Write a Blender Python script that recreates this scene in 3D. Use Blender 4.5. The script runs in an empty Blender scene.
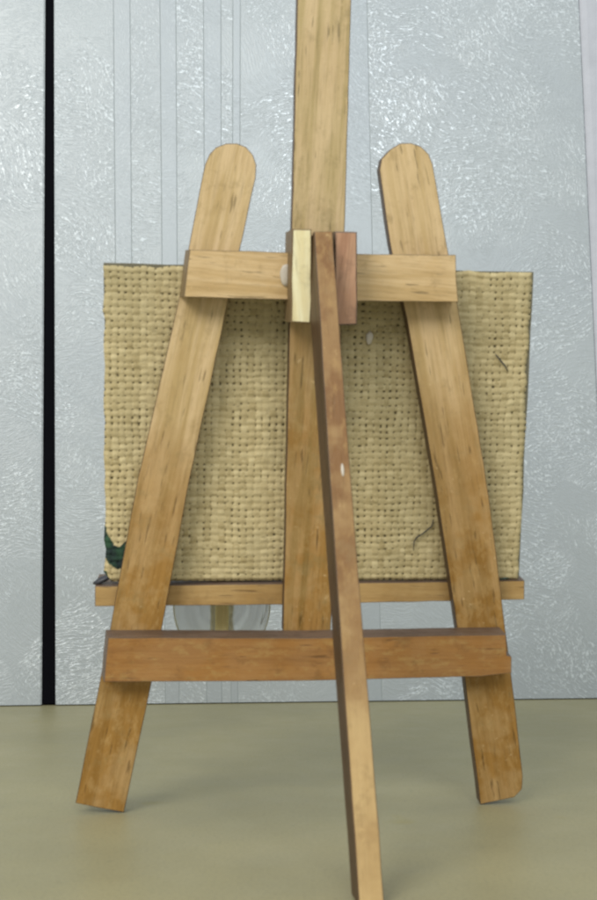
import bpy, bmesh, math, random
import numpy as np
from mathutils import Vector, Matrix, noise
from math import sin, cos, tan, radians, pi

S = bpy.context.scene
COL = S.collection
random.seed(7)
rng = np.random.default_rng(11)

# ------------------------------------------------------------------ camera
F, PITCH, H = 1090.0, radians(4.5), 0.0930       # focal length in photo pixels, upward tilt, height
cam_d = bpy.data.cameras.new("camera")
cam = bpy.data.objects.new("camera", cam_d)
COL.objects.link(cam)
cam.location = (0, 0, H)
cam.rotation_euler = (pi / 2 + PITCH, 0, 0)
cam_d.sensor_fit = 'VERTICAL'
cam_d.sensor_height = 36.0
cam_d.lens = F / 900 * 36.0
cam_d.clip_start = 0.01
cam_d.clip_end = 50
cam_d.dof.use_dof = True
cam_d.dof.focus_distance = 0.55
cam_d.dof.aperture_fstop = 32.0
S.camera = cam

# ------------------------------------------------------------------ world and lamps
W = bpy.data.worlds.new("World")
S.world = W
W.use_nodes = True
W.node_tree.nodes["Background"].inputs[0].default_value = (0.90, 0.96, 0.93, 1)
W.node_tree.nodes["Background"].inputs[1].default_value = 0.64


def area_lamp(name, loc, target, sx, sy, power, color):
    d = bpy.data.lights.new(name, 'AREA')
    d.shape = 'RECTANGLE'
    d.size, d.size_y = sx, sy
    d.energy = power
    d.color = color
    o = bpy.data.objects.new(name, d)
    COL.objects.link(o)
    o.location = loc
    o.rotation_euler = (Vector(target) - Vector(loc)).to_track_quat('-Z', 'Y').to_euler()
    return o


area_lamp("key_lamp", (-0.66, -0.74, 0.84), (-0.03, 0.50, 0.12), 0.7, 0.55, 14.5, (1.0, 0.975, 0.90))
area_lamp("highlight_lamp", (0.26, -0.72, 0.80), (0.0, 0.55, 0.2), 0.45, 0.5, 5.0, (0.90, 0.96, 1.0))  # added for the mid-wall highlight and softer shadows
area_lamp("overhead_fill", (0.0, 0.10, 1.55), (0, 0.42, 0.1), 1.0, 0.35, 2.5, (0.93, 0.98, 1.0))  # added soft fill from overhead
S.view_settings.view_transform = 'Standard'
S.view_settings.look = 'None'
S.view_settings.gamma = 1
S.view_settings.exposure = -0.18
S.cycles.filter_width = 2.3
S.cycles.max_bounces = 8

# ------------------------------------------------------------------ geometry of the place (metres)
TILT, YAW = radians(12.5), radians(5.2)
CAM = np.array([0, 0, H])
FW = np.array([0, cos(PITCH), sin(PITCH)])
UPV = np.array([0, -sin(PITCH), cos(PITCH)])
RT = np.array([1.0, 0, 0])


def sight(x, y):
    return FW * F + RT * (x - 298.5) - UPV * (y - 450)


def on_floor(x, y):
    d = sight(x, y)
    return CAM + d * (-H / d[2])


P0 = on_floor(300, 809)                       # middle of the front feet
ER = np.array([cos(YAW), sin(YAW), 0])
EB = np.array([-sin(YAW), cos(YAW), 0])
EU = np.array([0, 0, 1.0]) * cos(TILT) - EB * sin(TILT)
EN = EB * cos(TILT) + np.array([0, 0, 1.0]) * sin(TILT)   # away from the camera


def pl(x, y, off=0.0):
    """a measured outline point, as (across, up) in the leaning plane of the easel"""
    d = sight(x, y)
    k = np.dot(P0 + EN * off - CAM, EN) / np.dot(d, EN)
    q = CAM + d * k - P0
    return Vector((q @ ER, q @ EU))


# ------------------------------------------------------------------ node helpers
def new_mat(name):
    m = bpy.data.materials.new(name)
    m.use_nodes = True
    nt = m.node_tree
    b = nt.nodes["Principled BSDF"]
    return m, nt, b


class G:
    def __init__(self, nt):
        self.nt = nt

    def n(self, t, **kw):
        x = self.nt.nodes.new(t)
        for k, v in kw.items():
            setattr(x, k, v)
        return x

    def link(self, a, b):
        self.nt.links.new(a, b)

    def val(self, sock, v):
        if isinstance(v, (int, float, tuple, list)):
            sock.default_value = v
        else:
            self.link(v, sock)

    def math(self, op, a, b=0.5, c=None, clamp=False):
        x = self.n('ShaderNodeMath', operation=op, use_clamp=clamp)
        self.val(x.inputs[0], a)
        self.val(x.inputs[1], b)
        if c is not None:
            self.val(x.inputs[2], c)
        return x.outputs[0]

    def vmath(self, op, a, b):
        x = self.n('ShaderNodeVectorMath', operation=op)
        self.val(x.inputs[0], a)
        self.val(x.inputs[1], b)
        return x.outputs[0]

    def noise(self, vec, scale, detail=3, rough=0.5, dist=0.0):
        x = self.n('ShaderNodeTexNoise')
        self.link(vec, x.inputs['Vector'])
        x.inputs['Scale'].default_value = scale
        x.inputs['Detail'].default_value = detail
        x.inputs['Roughness'].default_value = rough
        x.inputs['Distortion'].default_value = dist
        return x.outputs['Fac']

    def ramp(self, fac, lo, hi, a=0.0, b=1.0):
        x = self.n('ShaderNodeMapRange', interpolation_type='SMOOTHSTEP')
        self.val(x.inputs[0], fac)
        x.inputs[1].default_value = lo
        x.inputs[2].default_value = hi
        x.inputs[3].default_value = a
        x.inputs[4].default_value = b
        return x.outputs[0]

    def mix(self, fac, a, b, blend='MIX'):
        x = self.n('ShaderNodeMix', data_type='RGBA', blend_type=blend)
        self.val(x.inputs[0], fac)
        for s, v in ((x.inputs[6], a), (x.inputs[7], b)):
            if isinstance(v, tuple):
                s.default_value = (*v[:3], 1)
            else:
                self.link(v, s)
        return x.outputs[2]

    def bump(self, h, strength, dist, normal=None):
        x = self.n('ShaderNodeBump')
        x.inputs['Strength'].default_value = strength
        x.inputs['Distance'].default_value = dist
        self.link(h, x.inputs['Height'])
        if normal is not None:
            self.link(normal, x.inputs['Normal'])
        return x.outputs[0]

    def obj_coord(self, seed=0.0):
        tc = self.n('ShaderNodeTexCoord')
        return self.vmath('ADD', tc.outputs['Object'], (seed, seed * 0.7, seed * 1.3))

    def scale(self, v, s):
        return self.vmath('MULTIPLY', v, s)


def wood(name, pale, dark, tint, seed, varnish=0.35, grain=1.0, grain_axis='Z', pores=0.6, rough=0.5, tint_fade=None, mottle=0.30, fleck=None):
    """planed strip wood: long grain, dark pores, uneven yellow-orange varnish; worn=(z0,z1) fades the deeper tint out along the strip"""
    m, nt, b = new_mat(name)
    g = G(nt)
    c = g.obj_coord(seed)
    ax = {'Z': (1, 1, 0.055), 'X': (0.055, 1, 1)}[grain_axis]
    ax2 = {'Z': (1, 1, 0.10), 'X': (0.10, 1, 1)}[grain_axis]
    wob = g.noise(g.scale(c, ax2), 130, 2)
    cw = g.vmath('ADD', g.scale(c, ax), g.scale(g.n('ShaderNodeCombineXYZ').outputs[0], (1, 1, 1)))
    broad = g.noise(cw, 260, 4, 0.6, 0.6)
    fine = g.noise(cw, 1500, 3, 0.7, 0.2)
    pore = g.noise(g.scale(c, ax2), 900, 2, 0.5)
    blotch = g.noise(c, 55, 4, 0.6)
    t = g.ramp(broad, 0.36, 0.66)
    col = g.mix(g.math('MULTIPLY', t, 0.80 * grain), pale, dark)
    col = g.mix(g.math('MULTIPLY', g.ramp(fine, 0.45, 0.75), 0.38 * grain), col, tuple(x * 0.55 for x in dark))
    pm = g.ramp(pore, 0.64, 0.73, 0, pores)
    col = g.mix(pm, col, tuple(x * 0.30 for x in dark))
    v = g.ramp(g.math('ADD', blotch, g.math('MULTIPLY', wob, 0.25)), 0.52, 0.74)
    if tint_fade:
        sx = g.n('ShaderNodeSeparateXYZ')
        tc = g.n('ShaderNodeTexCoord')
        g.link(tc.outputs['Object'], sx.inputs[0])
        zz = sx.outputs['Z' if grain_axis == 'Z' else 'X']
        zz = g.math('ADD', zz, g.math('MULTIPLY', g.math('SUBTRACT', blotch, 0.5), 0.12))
        k = g.ramp(zz, tint_fade[0], tint_fade[1], 1.0, 0.0)  # deeper tint at one end of the strip, none at the other
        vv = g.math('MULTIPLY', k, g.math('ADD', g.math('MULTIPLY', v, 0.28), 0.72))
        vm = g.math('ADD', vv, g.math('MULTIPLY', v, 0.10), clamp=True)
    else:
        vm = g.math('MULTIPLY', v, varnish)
    tinted = g.mix(1.0, col, tint, 'MULTIPLY')
    col = g.mix(vm, col, tinted)
    mo = g.noise(g.scale(c, (1, 1, 0.5) if grain_axis == 'Z' else (0.5, 1, 1)), 330, 5, 0.75)
    mk = g.math('MULTIPLY', g.ramp(mo, 0.50, 0.66, 0, mottle), vm if tint_fade else 1.0)
    col = g.mix(mk, col, fleck or tuple(x * k for x, k in zip(pale, (0.88, 0.80, 0.62))))
    dm = g.noise(g.vmath('ADD', c, (4.1, 2.2, 0.6)), 120, 4, 0.7)
    col = g.mix(g.ramp(dm, 0.54, 0.70, 0, 0.38), col, tuple(x * 0.62 for x in dark))
    # small scuffs
    sc = g.noise(c, 420, 3, 0.65)
    col = g.mix(g.ramp(sc, 0.66, 0.76, 0, 0.35), col, tuple(min(1, x * 1.25) for x in pale))
    g.link(col, b.inputs['Base Color'])
    rg = g.math('ADD', g.math('MULTIPLY', g.math('SUBTRACT', 0.5, blotch), 0.35), rough)
    g.link(rg, b.inputs['Roughness'])
    b.inputs['Specular IOR Level'].default_value = 0.4
    hgt = g.math('ADD', g.math('MULTIPLY', fine, 0.5), g.math('MULTIPLY', pm, -0.8))
    hgt = g.math('ADD', hgt, g.math('MULTIPLY', sc, 0.5))
    g.link(g.bump(hgt, 0.35, 0.0006), b.inputs['Normal'])
    return m


PALE, GRAIN = (0.72, 0.53, 0.30), (0.50, 0.345, 0.140)
TINT = (0.53, 0.378, 0.165)
M_LEG = wood("leg_wood", PALE, GRAIN, TINT, 0.31, tint_fade=(-0.075, 0.0))
M_LEG2 = wood("leg_wood_warm", (0.72, 0.525, 0.295), (0.51, 0.35, 0.145), TINT, 1.73, tint_fade=(-0.05, 0.05))
M_POST = wood("post_wood", (0.63, 0.465, 0.26), (0.40, 0.30, 0.12), (0.64, 0.46, 0.23), 2.9, tint_fade=(-0.06, 0.02))
M_UBAR = wood("rail_wood", (0.72, 0.52, 0.285), (0.51, 0.335, 0.14), TINT, 4.4, varnish=0.15, grain_axis='X')
M_LBAR = wood("rail_wood_varnished", (0.40, 0.205, 0.072), (0.26, 0.12, 0.042), (0.95, 0.85, 0.62), 5.2, varnish=0.7, grain_axis='X', grain=0.6, rough=0.42, mottle=0.42, fleck=(0.47, 0.31, 0.115))
M_LEDGE = wood("ledge_wood", (0.54, 0.35, 0.145), (0.40, 0.235, 0.085), TINT, 6.6, varnish=0.3, grain_axis='X', grain=0.7)
M_CREAM = wood("cream_wood", (0.93, 0.86, 0.58), (0.78, 0.66, 0.36), (0.9, 0.8, 0.6), 7.7, varnish=0.3, grain=0.8, pores=0.3)
M_RED = wood("reddish_wood", (0.54, 0.32, 0.20), (0.36, 0.19, 0.11), (0.9, 0.75, 0.7), 8.1, varnish=0.4, grain=1.0)
M_PROP = wood("prop_wood", (0.58, 0.40, 0.185), (0.47, 0.30, 0.12), (0.38, 0.25, 0.12), 9.3, grain=0.55, pores=0.25, tint_fade=(0.10, 0.02))
M_EDGE = wood("sawn_edge_wood", (0.125, 0.072, 0.036), (0.060, 0.036, 0.019), TINT, 10.4, varnish=0.4)
M_EDGE_PALE = wood("olive_edge_wood", (0.27, 0.19, 0.10), (0.17, 0.115, 0.06), TINT, 12.4, varnish=0.4)
M_EDGE_SOFT = wood("brown_edge_wood", (0.19, 0.130, 0.096), (0.11, 0.074, 0.054), TINT, 11.4, varnish=0.4, grain_axis='X')
# the prop leg is browner at its upper end, so its fade runs the other way
for nd in M_PROP.node_tree.nodes:
    if nd.type == 'MAP_RANGE' and abs(nd.inputs[1].default_value - 0.10) < 1e-6:
        nd.inputs[1].default_value, nd.inputs[2].default_value = -0.12, 0.05
        nd.inputs[3].default_value, nd.inputs[4].default_value = 0.0, 1.0


def wallpaper(name, seed, flat=False):
    m, nt, b = new_mat(name)
    g = G(nt)
    c = g.obj_coord(seed)
    heights, masks = [], []
    for i, (vs, fx, fz, lo, hi) in enumerate(((22, 1050, 160, 0.47, 0.60), (36, 1550, 250, 0.47, 0.62))):
        wn = g.n('ShaderNodeTexNoise')
        g.link(g.vmath('ADD', c, (i * 3.1, i, i * 1.7)), wn.inputs['Vector'])
        wn.inputs['Scale'].default_value = 34
        wn.inputs['Detail'].default_value = 3
        wv = g.vmath('SUBTRACT', wn.outputs['Color'], (0.5, 0.5, 0.5))
        cw = g.vmath('ADD', c, g.scale(wv, (0.02, 0.0, 0.02)))
        vo = g.n('ShaderNodeTexVoronoi', feature='F1', voronoi_dimensions='2D')
        sp = g.n('ShaderNodeSeparateXYZ')
        g.link(cw, sp.inputs[0])
        cb = g.n('ShaderNodeCombineXYZ')
        g.link(sp.outputs['X'], cb.inputs[0])
        g.link(sp.outputs['Z'], cb.inputs[1])
        g.link(cb.outputs[0], vo.inputs['Vector'])
        vo.inputs['Scale'].default_value = vs
        sc = g.n('ShaderNodeSeparateColor')
        g.link(vo.outputs['Color'], sc.inputs[0])
        ang = g.math('ADD', g.math('MULTIPLY', sc.outputs[0], 1.5), 0.1 if i == 0 else -1.3)
        ang = g.math('ADD', ang, g.math('MULTIPLY', vo.outputs['Distance'], 0.9))
        vr = g.n('ShaderNodeVectorRotate', rotation_type='Y_AXIS')
        ps = g.n('ShaderNodeSeparateXYZ')
        g.link(vo.outputs['Position'], ps.inputs[0])
        pc = g.n('ShaderNodeCombineXYZ')
        g.link(ps.outputs['X'], pc.inputs[0])
        g.link(ps.outputs['Y'], pc.inputs[2])
        g.link(g.vmath('SUBTRACT', g.vmath('ADD', c, g.scale(wv, (0.004, 0, 0.004))), pc.outputs[0]), vr.inputs['Vector'])
        g.link(ang, vr.inputs['Angle'])
        st = g.noise(g.vmath('ADD', g.scale(vr.outputs[0], (fx, 1, fz)), g.scale(vo.outputs['Color'], (40, 40, 40))), 1.0, 2, 0.6, 0.15)
        fade = g.math('MULTIPLY', g.ramp(vo.outputs['Distance'], 0.3, 0.9, 1, 0.2), g.ramp(sc.outputs[1], 0.15, 0.6, 0.35, 1))
        heights.append(g.math('MULTIPLY', g.ramp(st, lo, hi), fade))
    h = g.math('MAXIMUM', heights[0], g.math('MULTIPLY', heights[1], 0.7))
    grit = g.noise(c, 700, 2, 0.6)
    broad = g.noise(c, 9, 3, 0.5)
    base = g.mix(g.ramp(broad, 0.35, 0.65), (0.415, 0.452, 0.488), (0.44, 0.477, 0.508))
    # sparkle on the raised strokes, painted in as pale flecks
    fl = g.noise(g.vmath('ADD', c, (2.2, 0.4, 1.1)), 560, 2, 0.7)
    fleck = g.math('MULTIPLY', g.ramp(fl, 0.46, 0.60), g.ramp(h, 0.25, 0.7))
    if flat:
        h = g.math('MULTIPLY', h, 0.30)
        fleck = g.math('MULTIPLY', fleck, 0.25)
        base = g.mix(1.0, base, (0.95, 0.955, 0.965), 'MULTIPLY')
    base = g.mix(g.math('MULTIPLY', h, 0.12), base, (0.45, 0.50, 0.53))
    base = g.mix(g.math('MULTIPLY', fleck, 0.68), base, (0.80, 0.86, 0.92))
    g.link(base, b.inputs['Base Color'])
    b.inputs['Metallic'].default_value = 0.10
    b.inputs['Specular IOR Level'].default_value = 0.8
    g.link(g.math('SUBTRACT', 0.39, g.math('MULTIPLY', fleck, 0.16)), b.inputs['Roughness'])
    hh = g.math('ADD', h, g.math('MULTIPLY', grit, 0.08))
    g.link(g.bump(hh, 0.32, 0.0009), b.inputs['Normal'])
    return m


M_WALL_A = wallpaper("embossed_wallpaper", 0.0)
M_WALL_B = wallpaper("smooth_wallpaper_band", 0.0, flat=True)


def plain(name, col, rough=0.6, spec=0.4, bump=0.0, bscale=600, var=0.15, metallic=0.0):
    m, nt, b = new_mat(name)
    g = G(nt)
    c = g.obj_coord(0.0)
    n = g.noise(c, bscale * 0.15, 4, 0.6)
    base = g.mix(n, tuple(x * (1 - var) for x in col), tuple(min(1, x * (1 + var)) for x in col))
    g.link(base, b.inputs['Base Color'])
    b.inputs['Roughness'].default_value = rough
    b.inputs['Specular IOR Level'].default_value = spec
    b.inputs['Metallic'].default_value = metallic
    if bump:
        g.link(g.bump(g.noise(c, bscale, 3, 0.6), bump, 0.0006), b.inputs['Normal'])
    return m


M_GROOVE = plain("groove_grey", (0.46, 0.50, 0.52), 0.7)
M_BLACK = plain("black_rubber", (0.004, 0.004, 0.006), 0.9, 0.05)
M_TRIM = plain("lavender_paint", (0.50, 0.51, 0.57), 0.6, 0.4, 0.15)
M_BACKING = plain("backing_board", (0.165, 0.150, 0.105), 0.8, 0.2, 0.4)
M_GREEN = plain("dried_green_paint", (0.028, 0.060, 0.036), 0.35, 0.5, 0.5, 500, 0.4)
M_DARKPAINT = plain("dried_dark_paint", (0.035, 0.036, 0.045), 0.4, 0.5, 0.4, 500, 0.4)
M_THREAD = plain("grey_thread", (0.060, 0.062, 0.060), 0.9, 0.1)
M_GLUE = plain("dried_glue", (0.56, 0.50, 0.42), 0.35, 0.5)
M_GOLD = plain("gold_band", (0.85, 0.70, 0.38), 0.3, 0.5, 0.3, 400, 0.30, 0.15)

# tabletop surface
m, nt, b = new_mat("tabletop_laminate")
g = G(nt)
c = g.obj_coord(0.0)
n1 = g.noise(c, 14, 4, 0.55)
n2 = g.noise(c, 60, 4, 0.6)
n3 = g.noise(c, 900, 2, 0.5)
col = g.mix(g.ramp(n1, 0.32, 0.68), (0.32, 0.292, 0.170), (0.37, 0.334, 0.192))
col = g.mix(g.ramp(n2, 0.5, 0.75, 0, 0.35), col, (0.37, 0.335, 0.195))
st = g.noise(g.vmath('ADD', c, (3.3, 1.2, 0)), 38, 2, 0.5)
col = g.mix(g.ramp(st, 0.70, 0.80, 0, 0.55), col, (0.33, 0.275, 0.09))
col = g.mix(g.ramp(g.noise(c, 210, 3, 0.6), 0.62, 0.78, 0, 0.25), col, (0.16, 0.165, 0.11))
col = g.mix(g.math('MULTIPLY', g.ramp(n3, 0.4, 0.8), 0.28), col, (0.16, 0.16, 0.11))
g.link(col, b.inputs['Base Color'])
g.link(g.math('ADD', g.math('MULTIPLY', n2, 0.25), 0.33), b.inputs['Roughness'])
b.inputs['Specular IOR Level'].default_value = 0.35
g.link(g.bump(g.math('ADD', n2, g.math('MULTIPLY', n3, 0.12)), 0.12, 0.0015), b.inputs['Normal'])
M_TABLE = m

# burlap
m, nt, b = new_mat("burlap")
g = G(nt)
at = g.n('ShaderNodeAttribute', attribute_name="tone")
gp = g.n('ShaderNodeAttribute', attribute_name="gap")
pt = g.n('ShaderNodeAttribute', attribute_name="paint")
ag = g.n('ShaderNodeAttribute', attribute_name="top_grey")
c = g.obj_coord(0.0)
fib = g.noise(c, 2600, 2, 0.7)
col = g.mix(at.outputs['Fac'], (0.42, 0.325, 0.160), (0.67, 0.55, 0.315))
col = g.mix(g.math('MULTIPLY', ag.outputs['Fac'], 0.75), col, (0.33, 0.285, 0.165))
col = g.mix(g.ramp(fib, 0.5, 0.8, 0, 0.4), col, (0.70, 0.64, 0.42))
col = g.mix(g.ramp(g.noise(c, 95, 4, 0.65), 0.62, 0.80, 0, 0.45), col, (0.23, 0.20, 0.115))
col = g.mix(g.ramp(g.noise(c, 330, 3, 0.7), 0.60, 0.72, 0, 0.5), col, (0.20, 0.155, 0.08))
col = g.mix(gp.outputs['Fac'], col, (0.10, 0.082, 0.042))
pcol = g.mix(g.ramp(g.noise(c, 240, 3), 0.4, 0.65), (0.024, 0.036, 0.036), (0.042, 0.095, 0.055))
col = g.mix(pt.outputs['Fac'], col, pcol)
g.link(col, b.inputs['Base Color'])
b.inputs['Roughness'].default_value = 0.85
b.inputs['Specular IOR Level'].default_value = 0.15
g.link(g.bump(fib, 0.5, 0.0004), b.inputs['Normal'])
M_BURLAP = m

# see-through ornament plastic
m, nt, b = new_mat("milky_clear_plastic")
g = G(nt)
c = g.obj_coord(0.0)
b.inputs['Base Color'].default_value = (0.90, 0.93, 0.95, 1)
b.inputs['Roughness'].default_value = 0.10
b.inputs['Transmission Weight'].default_value = 0.72
b.inputs['IOR'].default_value = 1.42
M_CLEAR = m


# ------------------------------------------------------------------ object helpers
def tag(o, label=None, cat=None, group=None, kind=None):
    for k, v in (("label", label), ("category", cat), ("group", group), ("kind", kind)):
        if v:
            o[k] = v
    return o


def empty(name, loc, rz=0.0):
    o = bpy.data.objects.new(name, None)
    COL.objects.link(o)
    o.empty_display_size = 0.02
    o.location = loc
    o.rotation_euler = (0, 0, rz)
    return o


def mesh_obj(name, bm, mats, parent=None, mat=None, smooth=False):
    me = bpy.data.meshes.new(name)
    bm.normal_update()
    bm.to_mesh(me)
    bm.free()
    for k in (mats if isinstance(mats, (list, tuple)) else [mats]):
        me.materials.append(k)
    if smooth:
        me.polygons.foreach_set("use_smooth", [True] * len(me.polygons))
    o = bpy.data.objects.new(name, me)
    COL.objects.link(o)
    if parent:
        o.parent = parent
    if mat is not None:
        o.matrix_local = mat
    return o


LEAN = Matrix.Rotation(TILT, 4, 'X')      # local: x across, y away, z up along the leaning plane
# rotation by +TILT about X sends z to (0,-sin,cos): the top leans towards the camera


def wobble(pts, step, amp, seed):
    """walk round an outline, adding points that stray a little from the straight cut"""
    out = []
    n = len(pts)
    for i in range(n):
        a, b_ = pts[i], pts[(i + 1) % n]
        k = max(1, int((b_ - a).length / step))
        for j in range(k):
            p = a.lerp(b_, j / k)
            q = Vector((p.x * 160 + seed, p.y * 160, seed * 1.7))
            out.append(p + Vector((noise.noise(q), noise.noise(q + Vector((9, 4, 2))))) * amp)
    return out


def slab(name, pts, off0, off1, mats, parent, axis='Z', seed=1.0, amp=0.00016, bev=0.00022, back_shift=None, lean=True, dark_ends=True):
    """a flat strip of wood: its outline lies in the leaning plane, its thickness runs from off0 (near) to off1 (far).
    The mesh is kept in its own frame with the grain along local z (or x)."""
    pts = [Vector(p) for p in pts]
    cx = sum((p for p in pts), Vector((0, 0))) / len(pts)
    # long axis
    if axis == 'Z':
        hi = sorted(pts, key=lambda p: -p.y)
        half = len(pts) // 2
        d = sum(hi[:half], Vector((0, 0))) / half - sum(hi[-half:], Vector((0, 0))) / half
        ang = math.atan2(d.x, d.y)          # from up
    else:
        hi = sorted(pts, key=lambda p: -p.x)
        half = len(pts) // 2
        d = sum(hi[:half], Vector((0, 0))) / half - sum(hi[-half:], Vector((0, 0))) / half
        ang = -math.atan2(d.y, d.x)
    ca, sa = cos(ang), sin(ang)
    loc = [Vector(((p - cx).x * ca - (p - cx).y * sa, (p - cx).x * sa + (p - cx).y * ca)) for p in pts]
    loc = wobble(loc, 0.006, amp, seed)
    bm = bmesh.new()
    t = off1 - off0
    bs = back_shift or (lambda p: Vector((0, 0)))
    fr = [bm.verts.new((p.x, -t / 2, p.y)) for p in loc]
    bk = [bm.verts.new((p.x + bs(p).x, t / 2, p.y + bs(p).y)) for p in loc]
    n = len(loc)
    f1 = bm.faces.new(fr)
    f2 = bm.faces.new(bk[::-1])
    for i in range(n):
        f = bm.faces.new((fr[i], bk[i], bk[(i + 1) % n], fr[(i + 1) % n]))
        f.material_index = 1
    bmesh.ops.recalc_face_normals(bm, faces=bm.faces[:])
    ed = list(f1.edges) + list(f2.edges)
    bmesh.ops.bevel(bm, geom=ed, offset=bev, segments=2, profile=0.6, affect='EDGES', clamp_overlap=True, material=1)
    M = LEAN if lean else Matrix.Identity(4)
    mat = M @ Matrix.Translation((cx.x, (off0 + off1) / 2, cx.y)) @ Matrix.Rotation(ang, 4, 'Y')
    return mesh_obj(name, bm, mats, parent, mat)


def blob(name, loc, size, mats, parent, seed=0.0, rot=0.0):
    bm = bmesh.new()
    bmesh.ops.create_icosphere(bm, subdivisions=3, radius=1.0)
    for v in bm.verts:
        k = 1 + 0.30 * noise.noise(v.co * 1.3 + Vector((seed, seed, 0)))
        v.co = Vector((v.co.x * size[0] * k, v.co.y * size[1], v.co.z * size[2] * k))
    mat = LEAN @ Matrix.Translation(loc) @ Matrix.Rotation(rot, 4, 'Y')
    return mesh_obj(name, bm, mats, parent, mat, smooth=True)


def tube(name, pts, r, mats, parent, mat=None, sides=7):
    bm = bmesh.new()
    rings = []
    for i, p in enumerate(pts):
        a = pts[max(0, i - 1)]
        c_ = pts[min(len(pts) - 1, i + 1)]
        d = (c_ - a).normalized()
        u = d.cross(Vector((0, 1, 0))).normalized()
        w = d.cross(u)
        rr = r * (0.55 if i in (0, len(pts) - 1) else 1.0) * (0.85 + 0.3 * random.random())
        rings.append([bm.verts.new(p + (u * cos(2 * pi * k / sides) + w * sin(2 * pi * k / sides)) * rr) for k in range(sides)])
    for a, c_ in zip(rings, rings[1:]):
        for k in range(sides):
            bm.faces.new((a[k], a[(k + 1) % sides], c_[(k + 1) % sides], c_[k]))
    bm.faces.new(rings[0][::-1])
    bm.faces.new(rings[-1])
    bmesh.ops.recalc_face_normals(bm, faces=bm.faces[:])
    return mesh_obj(name, bm, mats, parent, mat, smooth=True)


# ------------------------------------------------------------------ the setting: tabletop
wl, wr = on_floor(0, 706.5), on_floor(597, 699.0)
WDIR = (wr - wl) / np.linalg.norm(wr - wl)
WYAW = math.atan2(WDIR[1], WDIR[0])
WN = np.array([-WDIR[1], WDIR[0], 0])
W0 = wl


def on_wall(x, y):
    """a measured point on the wall, as (along, height)"""
    d = sight(x, y)
    k = np.dot(W0 - CAM, WN) / np.dot(d, WN)
    q = CAM + d * k - W0
    return q @ WDIR, q[2] + W0[2]


bm = bmesh.new()
x0, x1, y0, y1 = -0.9, 0.9, -0.55, 0.0
corner = [Vector((-0.95, -0.10, 0)), Vector((0.95, -0.10, 0))]
a = W0 + WDIR * -0.80 + WN * 0.03
c_ = W0 + WDIR * 1.10 + WN * 0.03
top = [bm.verts.new(p) for p in ((-0.95, -0.05, 0), (0.98, -0.05, 0), (c_[0], c_[1], 0), (a[0], a[1], 0))]
bot = [bm.verts.new(v.co + Vector((0, 0, -0.025))) for v in top]
bm.faces.new(top)
bm.faces.new(bot[::-1])
for i in range(4):
    bm.faces.new((top[i], bot[i], bot[(i + 1) % 4], top[(i + 1) % 4]))
bmesh.ops.recalc_face_normals(bm, faces=bm.faces[:])
bmesh.ops.bevel(bm, geom=[e for e in bm.edges if all(v.co.z > -0.01 for v in e.verts)], offset=0.002, segments=2, affect='EDGES')
tag(mesh_obj("tabletop", bm, M_TABLE), kind='structure')


# ------------------------------------------------------------------ wall panels behind
def wall_panel(name, s0, s1, grooves, bands, lean_l=0.0, depth=0.018, top=0.62, lean_r=0.0, front=0.0):
    """panel standing on the table: local x along the wall, y away, z up. grooves: list of (x_low, x_high) at z=0 and z=0.4"""
    cuts = [(s0, s0 - lean_l, None)]
    w = 0.00026
    for (gb, gt) in sorted(grooves):
        cuts += [(gb - w, gt - w, 'a'), (gb, gt, 'g'), (gb + w, gt + w, 'b')]
    cuts.append((s1, s1 - lean_r, None))
    bm = bmesh.new()
    lo, hi = [], []
    for (xb, xt, k) in cuts:
        y = front + (0.0004 if k == 'g' else 0.0)
        k_ = top / 0.40
        lo.append(bm.verts.new((xb, y, 0.0006)))
        hi.append(bm.verts.new((xb + (xt - xb) * k_, y, top)))
    for i in range(len(cuts) - 1):
        f = bm.faces.new((lo[i], lo[i + 1], hi[i + 1], hi[i]))
        if cuts[i][2] in ('a', 'g'):
            f.material_index = 2
        else:
            mid = (cuts[i][0] + cuts[i + 1][0]) / 2
            f.material_index = 1 if any(a_ < mid < b_ for a_, b_ in bands) else 0
    # back, sides, top and foot
    bl = [bm.verts.new((v.co.x, depth + front, v.co.z)) for v in (lo[0], lo[-1])]
    bh = [bm.verts.new((v.co.x, depth + front, v.co.z)) for v in (hi[0], hi[-1])]
    bm.faces.new((bl[0], bh[0], bh[1], bl[1]))
    sl = bm.faces.new((lo[0], hi[0], bh[0], bl[0]))
    sr = bm.faces.new((lo[-1], bl[1], bh[1], hi[-1]))
    bm.faces.new(lo[::-1] + [bl[0], bl[1]])
    bm.faces.new(hi + [bh[1], bh[0]])
    bmesh.ops.recalc_face_normals(bm, faces=bm.faces[:])
    bmesh.ops.bevel(bm, geom=[e for e in bm.edges if (e in sl.edges and sl in e.link_faces and abs(e.verts[0].co.y - front) < 1e-5 and abs(e.verts[1].co.y - front) < 1e-5) or
                              (e in sr.edges and abs(e.verts[0].co.y - front) < 1e-5 and abs(e.verts[1].co.y - front) < 1e-5)],
                    offset=0.0006, segments=3, affect='EDGES', material=0)
    mat = Matrix.Translation(W0) @ Matrix.Rotation(WYAW, 4, 'Z')
    return mesh_obj(name, bm, [M_WALL_A, M_WALL_B, M_GROOVE], None, mat)


def wall_line(xtop, xbot):
    b_ = on_wall(xbot, 704)
    t_ = on_wall(xtop, 0)
    k = (t_[0] - b_[0]) / (t_[1] - b_[1])
    return b_[0] - k * b_[1], b_[0] + k * (0.40 - b_[1])


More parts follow.
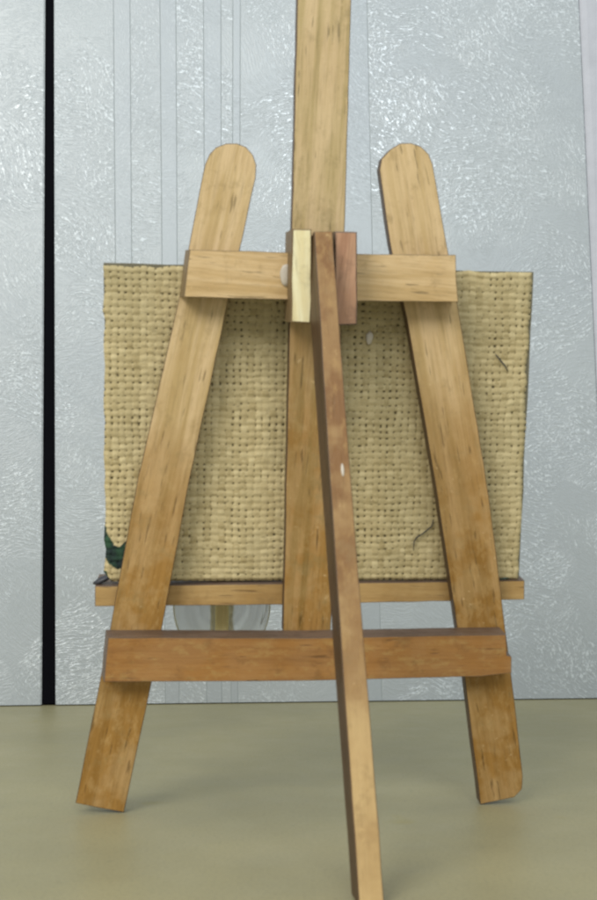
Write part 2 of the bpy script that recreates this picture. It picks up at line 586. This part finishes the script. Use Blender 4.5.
gl, gr = wall_line(45, 41.5), wall_line(54, 55.5)
er = wall_line(579, 611)
lines = [wall_line(*q) for q in ((113.5, 119), (130, 135), (160, 165.7), (176, 179.4), (203.5, 207), (221, 222), (233, 231.5), (240.5, 238), (367, 382))]
bands = [(lines[i][0], lines[j][0]) for i, j in ((0, 1), (2, 3), (4, 5), (6, 7))] + [(wall_line(330, 345)[0], lines[8][0])]
lines.append(wall_line(330, 345))
pL = wall_panel("wall_panel", -0.75, gl[0], [], [], lean_r=gl[0] - gl[1])
tag(pL, "silvery embossed wall panel left of the black gap", "wall panel")
pR = wall_panel("wall_panel", gr[0], er[0], lines, bands, lean_l=gr[0] - gr[1], lean_r=er[0] - er[1])
tag(pR, "wide silvery embossed wall panel with fine vertical lines behind the easel", "wall panel")
# dark strip in the gap
bm = bmesh.new()
kz = 0.62 / 0.40
sec = [(gl[0] + 0.0002, gr[0] - 0.0002, 0.0006), (gl[0] + (gl[1] - gl[0]) * kz + 0.0002, gr[0] + (gr[1] - gr[0]) * kz - 0.0002, 0.62)]
vs = [[bm.verts.new(p) for p in ((a_, 0.0016, z), (b_, 0.0016, z), (b_, 0.030, z), (a_, 0.030, z))] for a_, b_, z in sec]
bm.faces.new(vs[0][::-1])
bm.faces.new(vs[1])
for i in range(4):
    j = (i + 1) % 4
    bm.faces.new((vs[0][i], vs[0][j], vs[1][j], vs[1][i]))
bmesh.ops.recalc_face_normals(bm, faces=bm.faces[:])
bmesh.ops.bevel(bm, geom=bm.edges[:], offset=0.0004, segments=2, affect='EDGES')
tag(mesh_obj("gap_strip", bm, M_BLACK, None, Matrix.Translation(W0) @ Matrix.Rotation(WYAW, 4, 'Z')),
    "narrow black strip down the gap between the two silvery panels", "strip")
# lavender post at the right
bm = bmesh.new()
prof = [(0.0002, 0.018), (0.0002, 0.0004), (0.0012, -0.0004), (0.004, -0.0012), (0.065, -0.0012), (0.070, 0.0), (0.070, 0.018)]
lo = [bm.verts.new((er[0] + p[0], p[1], 0.0006)) for p in prof]
hi = [bm.verts.new((er[0] + p[0] + (er[1] - er[0]) * 0.62 / 0.40, p[1], 0.62)) for p in prof]
for i in range(len(prof)):
    j = (i + 1) % len(prof)
    bm.faces.new((lo[i], lo[j], hi[j], hi[i]))
bm.faces.new(lo[::-1])
bm.faces.new(hi)
bmesh.ops.recalc_face_normals(bm, faces=bm.faces[:])
tag(mesh_obj("upright_trim", bm, M_TRIM, None, Matrix.Translation(W0) @ Matrix.Rotation(WYAW, 4, 'Z')),
    "pale lavender upright trim at the right edge of the silvery wall", "trim")

# ------------------------------------------------------------------ the easel
easel = empty("easel", P0, YAW)
tag(easel, "small hand-made wooden easel seen from behind on the olive tabletop", "easel")
LT, BT = 0.0055, 0.0085          # thickness of legs, of the rails


def px(pts, off=0.0):
    return [pl(x, y, off) for x, y in pts]


leg_l = px([(75.5, 807), (124, 816), (152, 681), (190, 478), (229, 298), (255.5, 178), (256.5, 165), (253, 155), (246, 147), (237, 143.5), (226, 143.5), (216, 147.5), (209.5, 154), (205, 164), (201, 184), (179, 299), (138, 478), (103, 666)])
leg_r = px([(480.5, 803), (514, 796), (522, 788), (523, 775), (512, 681), (489, 497), (460, 318), (437, 190), (432.5, 164), (428.5, 154), (421, 146.5), (411, 143), (400, 143.2), (390, 149), (381.5, 159), (379.5, 170), (390, 245), (407, 320), (435, 482), (464.5, 677)])
for L in (leg_l, leg_r):           # stand on the table
    low = min(p.y for p in L)
    for p in L:
        if p.y < 0.02:
            p.y -= low - 0.0002
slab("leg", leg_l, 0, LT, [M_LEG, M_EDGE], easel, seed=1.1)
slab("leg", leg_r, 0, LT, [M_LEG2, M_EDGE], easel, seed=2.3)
post_top = pl(297.5, 3)
up_dir = (pl(297.6, 3) - pl(283, 590)).normalized()
pw = 0.0167
bl_ = pl(283, 632)
tl = pl(297.3, 3) + (pl(297.3, 3) - pl(292.3, 215)) * 0.12
post = [bl_, bl_ + Vector((0.0160, 0.0002)), Vector((pl(345.2, 215).x, pl(345.2, 215).y)), tl + Vector((pw, 0.0002)), tl, pl(292, 215)]
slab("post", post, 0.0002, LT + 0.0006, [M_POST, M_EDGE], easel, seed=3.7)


def end_slant(half, k):
    # the far edge of a rail's left end sticks out a little, as sawn by hand
    return lambda p: Vector((-k if p.x < -half else 0.0, 0.0))


ub = px([(190, 249.5), (330, 253.5), (456, 255), (456.5, 280), (458.5, 302), (330, 301), (184, 297), (187, 270)], -BT)
slab("crossbar", ub, -BT, -0.0001, [M_UBAR, M_EDGE_PALE], easel, axis='X', seed=4.2, back_shift=end_slant(0.035, 0.0015))
lb = px([(108, 637.5), (300, 638), (506, 634.5), (507, 655), (511.5, 656.5), (511.5, 673), (480, 676.5), (300, 681), (104, 682)], -BT)
slab("crossbar", lb, -BT, -0.0001, [M_LBAR, M_EDGE_SOFT], easel, axis='X', seed=5.9, back_shift=end_slant(0.055, 0.0015))
lo_ = LT + 0.0011
le = px([(95, 586), (300, 583.5), (524.5, 580.5), (524.5, 599.5), (300, 604.5), (95, 606.5)], lo_)
slab("ledge", le, lo_, lo_ + 0.016, [M_LEDGE, M_EDGE_SOFT], easel, axis='X', seed=6.8)

BO = -0.0195                       # near face of the hinge blocks
cb_ = px([(292.5, 229), (311.5, 229), (311.8, 300), (310.5, 323.5), (291.5, 322.5), (291, 280)], BO)
o = slab("hinge_block", cb_, BO, -0.0004, [M_CREAM, M_EDGE_PALE], easel, seed=7.4, back_shift=lambda p: Vector((-0.0006, 0)), bev=0.0004)
tag(o, "pale cream wooden hinge block")
rb_ = px([(334.5, 231.5), (357, 231.5), (357.2, 280), (357, 324.5), (336, 325.5), (334.8, 280)], BO)
o = slab("hinge_block", rb_, BO, -0.0004, [M_RED, M_EDGE_SOFT], easel, seed=8.6, bev=0.0004)
tag(o, "reddish brown wooden hinge block")
blob("glue_drop", (pl(286, 275, -0.009).x, -0.0090, pl(286, 275, -0.009).y), (0.0018, 0.0007, 0.0034), M_GLUE, easel, 0.4)

# prop leg: from between the blocks down to the table, towards the camera
hinge = P0 + EN * (BO - 0.0008) + ER * pl(323, 230, BO).x + EU * pl(323, 230, BO).y
foot = on_floor(371.5, 906)
foot[2] = 0.0
ax = foot - hinge
# outline on the plane through hinge and foot that holds the easel's across direction
ln = np.cross(ER, ax)
ln /= np.linalg.norm(ln)
if ln[1] < 0:
    ln = -ln


def on_prop(x, y):
    d = sight(x, y)
    k = np.dot(hinge - CAM, ln) / np.dot(d, ln)
    return CAM + d * k


MB = Matrix.Translation(P0) @ Matrix.Rotation(YAW, 4, 'Z')
inv = MB.inverted()
vz = (hinge - foot) / np.linalg.norm(hinge - foot)
vx = ER - vz * (ER @ vz)
vx /= np.linalg.norm(vx)
vy = np.cross(vz, vx)
mid = (hinge + foot) / 2
PM = Matrix(((vx[0], vy[0], vz[0], mid[0]), (vx[1], vy[1], vz[1], mid[1]), (vx[2], vy[2], vz[2], mid[2]), (0, 0, 0, 1)))
pinv = PM.inverted()
edge_l = [(314.2, 231), (321.3, 340), (326, 420), (334.3, 540), (343.4, 680), (352, 800), (358.7, 901)]
edge_r = [(384.2, 901), (376.7, 800), (367, 680), (356, 540), (347.2, 430), (340.5, 340), (332.5, 231)]
out = []
for q in edge_l + edge_r:
    w_ = pinv @ Vector(on_prop(*q))
    out.append(Vector((w_.x, w_.z)))
bm = bmesh.new()
# carry on to the table
def carry(a_, b_):
    A = PM @ Vector((a_.x, 0, a_.y))
    B = PM @ Vector((b_.x, 0, b_.y))
    k = (A.z - 0.0002) / (A.z - B.z)
    q = pinv @ (A + (B - A) * k)
    return Vector((q.x, q.z))
e1, e2 = carry(out[5], out[6]), carry(out[8], out[7])
out[6], out[7] = e1, e2
outw = wobble(out, 0.008, 0.00014, 4.4)
TH = 0.0115
fr = [bm.verts.new((p.x, 0, p.y)) for p in outw]
bk = []
zb = []
for p in outw:
    z = p.y
    k = (z - e1.y) / (out[0].y - e1.y)
    th = TH * (0.75 + 0.25 * k)
    q = Vector((p.x - 0.0006 - 0.0010 * k, th, z))
    w_ = PM @ q
    if w_.z < 0.0002 or z < e1.y + 0.004:
        # far edge of the foot: cut level with the table
        q.z += max(0.0, (0.0004 - w_.z)) / max(0.2, vz[2])
    bk.append(bm.verts.new(q))
n = len(outw)
f1 = bm.faces.new(fr)
f2 = bm.faces.new(bk[::-1])
for i in range(n):
    f = bm.faces.new((fr[i], bk[i], bk[(i + 1) % n], fr[(i + 1) % n]))
    f.material_index = 1
bmesh.ops.recalc_face_normals(bm, faces=bm.faces[:])
bmesh.ops.bevel(bm, geom=list(f1.edges) + list(f2.edges), offset=0.00022, segments=2, profile=0.6, affect='EDGES', material=1)
prop = mesh_obj("prop_leg", bm, [M_PROP, M_EDGE], easel, inv @ PM)
q = pinv @ Vector(on_prop(342.5, 470))
bm = bmesh.new()
bmesh.ops.create_icosphere(bm, subdivisions=3, radius=1.0)
for v in bm.verts:
    v.co = Vector((v.co.x * 0.00045, v.co.y * 0.00025, v.co.z * 0.0019))
mesh_obj("glue_fleck", bm, M_GLUE, prop, Matrix.Translation((q.x, -0.0001, q.z)), smooth=True)

# ------------------------------------------------------------------ burlap board on the ledge
BOFF = LT + 0.0026                 # woven face of the board, just behind the legs
board = empty("canvas_board", MB @ (LEAN @ Vector((0, BOFF, pl(300, 582, BOFF).y))), YAW)
tag(board, "burlap covered board with dark green paint at one corner, leaning on the easel ledge", "board")
BINV = board.matrix_basis.inverted() if False else (Matrix.Translation(board.location) @ Matrix.Rotation(YAW, 4, 'Z')).inverted()
BLEAN = BINV @ MB @ LEAN           # leaning-plane coordinates to the board's own
c00, c10, c11, c01 = pl(104.5, 582, BOFF), pl(518.5, 580, BOFF), pl(532.5, 272.5, BOFF), pl(103.5, 265.5, BOFF)
NX, NZ, SUB = 60, 47, 8
nx, nz = NX * SUB + 1, NZ * SUB + 1
u = np.linspace(0, 1, nx)[None, :].repeat(nz, 0)
v = np.linspace(0, 1, nz)[:, None].repeat(nx, 1)


def smooth_noise(nu, nv, uu, vv, r):
    gr_ = r.standard_normal((nv + 2, nu + 2))
    a_, b_ = uu * nu, vv * nv
    i, j = np.clip(a_.astype(int), 0, nu - 1), np.clip(b_.astype(int), 0, nv - 1)
    fx, fy = a_ - i, b_ - j
    fx, fy = fx * fx * (3 - 2 * fx), fy * fy * (3 - 2 * fy)
    return (gr_[j, i] * (1 - fx) + gr_[j, i + 1] * fx) * (1 - fy) + (gr_[j + 1, i] * (1 - fx) + gr_[j + 1, i + 1] * fx) * fy


# threads wander a little
tu = u * NX + 0.10 * smooth_noise(14, 10, u, v, rng) + 0.07 * smooth_noise(40, 30, u, v, rng)
tv = v * NZ + 0.10 * smooth_noise(12, 12, u, v, rng) + 0.07 * smooth_noise(40, 30, u, v, rng)
iu, iv = np.clip(np.floor(tu).astype(int), 0, NX - 1), np.clip(np.floor(tv).astype(int), 0, NZ - 1)
du, dv = tu - iu - 0.5, tv - iv - 0.5
wu = (0.415 + 0.04 * rng.standard_normal(NX))[iu] + 0.045 * smooth_noise(50, 36, u, v, rng)      # half widths of upright threads
wv = (0.385 + 0.045 * rng.standard_normal(NZ))[iv] + 0.045 * smooth_noise(50, 36, u, v, rng)
wu, wv = np.clip(wu, 0.26, 0.50), np.clip(wv, 0.26, 0.50)
sg = np.where((iu + iv) % 2 == 0, 1.0, -1.0)
nub = 0.30 + 0.10 * rng.standard_normal((NZ, NX))[iv, iu]
hu = np.where(np.abs(du) < wu, np.sqrt(np.clip(1 - (du / wu) ** 2, 0, 1)) * 0.60 + nub * np.cos(2 * pi * dv) + sg * 0.20 * np.cos(pi * dv), -9)
hv = np.where(np.abs(dv) < wv, np.sqrt(np.clip(1 - (dv / wv) ** 2, 0, 1)) * 0.50 - 0.12 - sg * 0.22 * np.cos(pi * du), -9)
hgt = np.maximum(hu, hv)
gap = (hgt < -5).astype(float)
hgt = np.where(hgt < -5, -0.95, hgt)
tone_u = (rng.standard_normal((NZ, NX)))[iv, iu] * 0.20 + rng.standard_normal(NX)[iu] * 0.08
tone_v = (rng.standard_normal((NZ, NX)))[iv, iu] * 0.16 + rng.standard_normal(NZ)[iv] * 0.08
tone = np.clip(0.50 + np.where(hu > hv, tone_u, tone_v) + 0.06 * smooth_noise(8, 6, u, v, rng), 0, 1)
top_grey = np.clip(0.15 + 0.40 * (v - 0.35) + 0.16 * smooth_noise(5, 4, u, v, rng) + 0.08 * smooth_noise(20, 15, u, v, rng), 0, 1)  # greyer and darker towards the top
# outline: not quite straight
ex = 0.0002 * np.interp(np.linspace(0, 1, nz), np.linspace(0, 1, 30), rng.standard_normal(30))[:, None]
ex2 = 0.0003 * np.interp(np.linspace(0, 1, nz), np.linspace(0, 1, 30), rng.standard_normal(30))[:, None]
ey = 0.0003 * np.interp(np.linspace(0, 1, nx), np.linspace(0, 1, 34), rng.standard_normal(34))[None, :]
bot_x, top_x = c00.x + (c10.x - c00.x) * u, c01.x + (c11.x - c01.x) * u
bot_z, top_z = c00.y + (c10.y - c00.y) * u, c01.y + (c11.y - c01.y) * u
X = bot_x * (1 - v) + top_x * v + ex * np.clip(1 - u * 20, 0, 1) + ex2 * np.clip(1 - (1 - u) * 20, 0, 1)
Z = bot_z * (1 - v) + top_z * v + ey * np.clip(1 - (1 - v) * 15, 0, 1)
cornerfall = np.clip(1 - u / 0.028, 0, 1) * np.clip(1 - v / 0.030, 0, 1)      # rubbed-down lower left corner
X += 0.0024 * cornerfall
edge_d = np.minimum(np.minimum(u * NX, (1 - u) * NX), np.minimum(v * NZ, (1 - v) * NZ))
fall = np.clip(1 - edge_d / 0.7, 0, 1) ** 2
hgt = hgt + 0.07 * rng.standard_normal(hgt.shape) * (gap < 0.5)
Y = -0.00034 * hgt + 0.0009 * fall
# paint at the lower left: a pointed smear
def inside(poly, xx, zz):
    r = np.zeros(xx.shape, bool)
    k = len(poly)
    for i in range(k):
        (xa, za), (xb, zb_) = poly[i], poly[(i + 1) % k]
        cnd = ((za > zz) != (zb_ > zz)) & (xx < (xb - xa) * (zz - za) / (zb_ - za + 1e-12) + xa)
        r ^= cnd
    return r
poly = [tuple(pl(x, y, BOFF)) for x, y in ((101, 524), (105.5, 527), (107, 533), (110.5, 539), (114, 545), (119, 547), (126, 541), (126, 566), (119, 569), (112, 567.5), (107, 562), (103, 553), (101, 545))]
nzx = 0.0002 * smooth_noise(60, 45, u, v, rng)
paint = inside(poly, X + nzx, Z + nzx).astype(float)
poly2 = [tuple(pl(x, y, BOFF)) for x, y in ((99, 571), (107, 571), (108, 577), (113, 581.5), (113, 586), (99, 586))]
paint = np.maximum(paint, inside(poly2, X + nzx, Z + nzx).astype(float))
Y -= paint * 0.00015
# green showing along the ragged right edge low down
verts = np.stack([X, Y, Z - 0.0], -1).reshape(-1, 3)
idx = np.arange(nx * nz).reshape(nz, nx)
faces = np.stack([idx[:-1, :-1], idx[:-1, 1:], idx[1:, 1:], idx[1:, :-1]], -1).reshape(-1, 4)
me = bpy.data.meshes.new("burlap")
me.vertices.add(len(verts))
me.vertices.foreach_set("co", verts.astype(np.float32).ravel())
me.loops.add(faces.size)
me.loops.foreach_set("vertex_index", faces.astype(np.int32).ravel())
me.polygons.add(len(faces))
me.polygons.foreach_set("loop_start", np.arange(0, faces.size, 4, dtype=np.int32))
me.polygons.foreach_set("use_smooth", np.ones(len(faces), bool))
me.update(calc_edges=True)
for nm, arr in (("tone", tone), ("gap", gap), ("paint", paint), ("top_grey", top_grey)):
    at_ = me.attributes.new(nm, 'FLOAT', 'POINT')
    at_.data.foreach_set("value", arr.astype(np.float32).ravel())
me.materials.append(M_BURLAP)
bo = bpy.data.objects.new("burlap", me)
COL.objects.link(bo)
bo.parent = board
bo.matrix_local = BLEAN @ Matrix.Translation((0, BOFF, 0))
# the board under the cloth
bm = bmesh.new()
ins = 0.0002
quad = [c00 + Vector((0.0022, 0.0003)), c10 + Vector((0.0004, -0.0004)), c11 + Vector((0.0006, 0.0002)), c01 + Vector((-0.0001, 0.0008))]
quad = wobble(quad, 0.01, 0.0003, 3.3)
fr = [bm.verts.new((p.x, 0.0010, p.y)) for p in quad]
bk = [bm.verts.new((p.x, 0.0042, p.y)) for p in quad]
bm.faces.new(fr)
bm.faces.new(bk[::-1])
for i in range(len(quad)):
    j = (i + 1) % len(quad)
    bm.faces.new((fr[i], bk[i], bk[j], fr[j]))
bmesh.ops.recalc_face_normals(bm, faces=bm.faces[:])
mesh_obj("backing_panel", bm, M_BACKING, board, BLEAN @ Matrix.Translation((0, BOFF, 0)))


def on_board(x, y, lift=0.0009):
    p = pl(x, y, BOFF)
    return Vector((p.x, BOFF - lift, p.y))


tube("loose_thread", [on_board(*q) for q in ((433, 519), (431, 526), (426, 530), (421, 534), (416, 537), (413.5, 541), (413, 550))], 0.00022, M_THREAD, board, BLEAN)
tube("loose_thread", [on_board(*q) for q in ((494.5, 354), (498, 358), (501, 362), (504.5, 366), (507, 371))], 0.00026, M_THREAD, board, BLEAN)
o = blob("paint_fleck", (0, 0, 0), (0.0011, 0.0004, 0.0021), M_GLUE, board, 0.9)
p = on_board(369, 338)
o.matrix_local = BLEAN @ Matrix.Translation(p)
# dried paint hanging over the board's lower corners onto the ledge
for (pa, pb, rr) in (((93.5, 584.5), (110, 577.5), 0.0013), ((497, 580), (515, 576.5), 0.0010)):
    a_, b_ = on_board(*pa, lift=-0.0012), on_board(*pb, lift=-0.0012)
    o = blob("paint_lump", (0, 0, 0), ((b_ - a_).length / 2, 0.0014, rr * 0.8), M_DARKPAINT if rr > 0.0012 else M_GREEN, board, rr * 900)
    o.matrix_local = BLEAN @ Matrix.Translation((a_ + b_) / 2) @ Matrix.Rotation(-math.atan2(b_.z - a_.z, b_.x - a_.x), 4, 'Y')

# ------------------------------------------------------------------ clear ornament hung on the front of the ledge
OO = lo_ + 0.016 + 0.0042
oc = pl(222, 603, OO)
orn = empty("ornament", MB @ (LEAN @ Vector((oc.x, OO, oc.y))), YAW)
tag(orn, "clear oval ornament with a gold ribbed band, hanging behind the easel ledge", "ornament")
ra = (pl(271, 603, OO) - pl(173, 603, OO)).x / 2
rb2 = ra * 1.22
for s in (-1, 1):
    bm = bmesh.new()
    na, nr = 48, 20
    ringsF, ringsB = [], []
    def prof_y(r):
        return 0.0030 * math.sqrt(max(0.0, 1 - r ** 2.6)) * (1 + 0.16 * cos(r * 17) * (1 if s > 0 else 0.35)) + 0.00035
    # half oval, rounded at the rim
    for side in (-1, 1):
        rings = []
        for i in range(nr + 1):
            r = i / nr
            ring = []
            for k in range(na + 1):
                th = -pi / 2 + pi * k / na
                xx = s * (0.0016 + (ra - 0.0016) * r * cos(th))
                zz = rb2 * r * sin(th)
                ring.append(bm.verts.new((xx, side * prof_y(r), zz)))
            rings.append(ring)
        for a_, b_ in zip(rings, rings[1:]):
            for k in range(na):
                vs_ = (a_[k], a_[k + 1], b_[k + 1], b_[k])
                try:
                    bm.faces.new(vs_)
                except ValueError:
                    pass
        (ringsF if side < 0 else ringsB).extend(rings)
    for k in range(na):
        bm.faces.new((ringsF[-1][k], ringsF[-1][k + 1], ringsB[-1][k + 1], ringsB[-1][k]))
    colF = [r_[0] for r_ in ringsF[::-1]] + [r_[-1] for r_ in ringsF[1:]]
    colB = [r_[0] for r_ in ringsB[::-1]] + [r_[-1] for r_ in ringsB[1:]]
    for i in range(len(colF) - 1):
        try:
            bm.faces.new((colF[i], colF[i + 1], colB[i + 1], colB[i]))
        except ValueError:
            pass
    bmesh.ops.remove_doubles(bm, verts=bm.verts[:], dist=1e-6)
    bmesh.ops.recalc_face_normals(bm, faces=bm.faces[:])
    mesh_obj("lobe", bm, M_CLEAR, orn, LEAN, smooth=True)
bm = bmesh.new()
NK = 26
prev = None
for i in range(25):
    z = -rb2 * 1.02 + 2.04 * rb2 * i / 24
    ring = []
    for k in range(NK):
        th = 2 * pi * k / NK
        rad = 1 + 0.13 * cos(th * 6)
        ring.append(bm.verts.new((0.0036 * rad * cos(th), 0.0042 * rad * sin(th) * (0.6 + 0.4 * math.sqrt(max(0, 1 - (z / (rb2 * 1.03)) ** 2))), z)))
    if prev:
        for k in range(NK):
            bm.faces.new((prev[k], prev[(k + 1) % NK], ring[(k + 1) % NK], ring[k]))
    else:
        bm.faces.new(ring[::-1])
    prev = ring
bm.faces.new(prev)
bmesh.ops.recalc_face_normals(bm, faces=bm.faces[:])
mesh_obj("band", bm, M_GOLD, orn, LEAN, smooth=True)
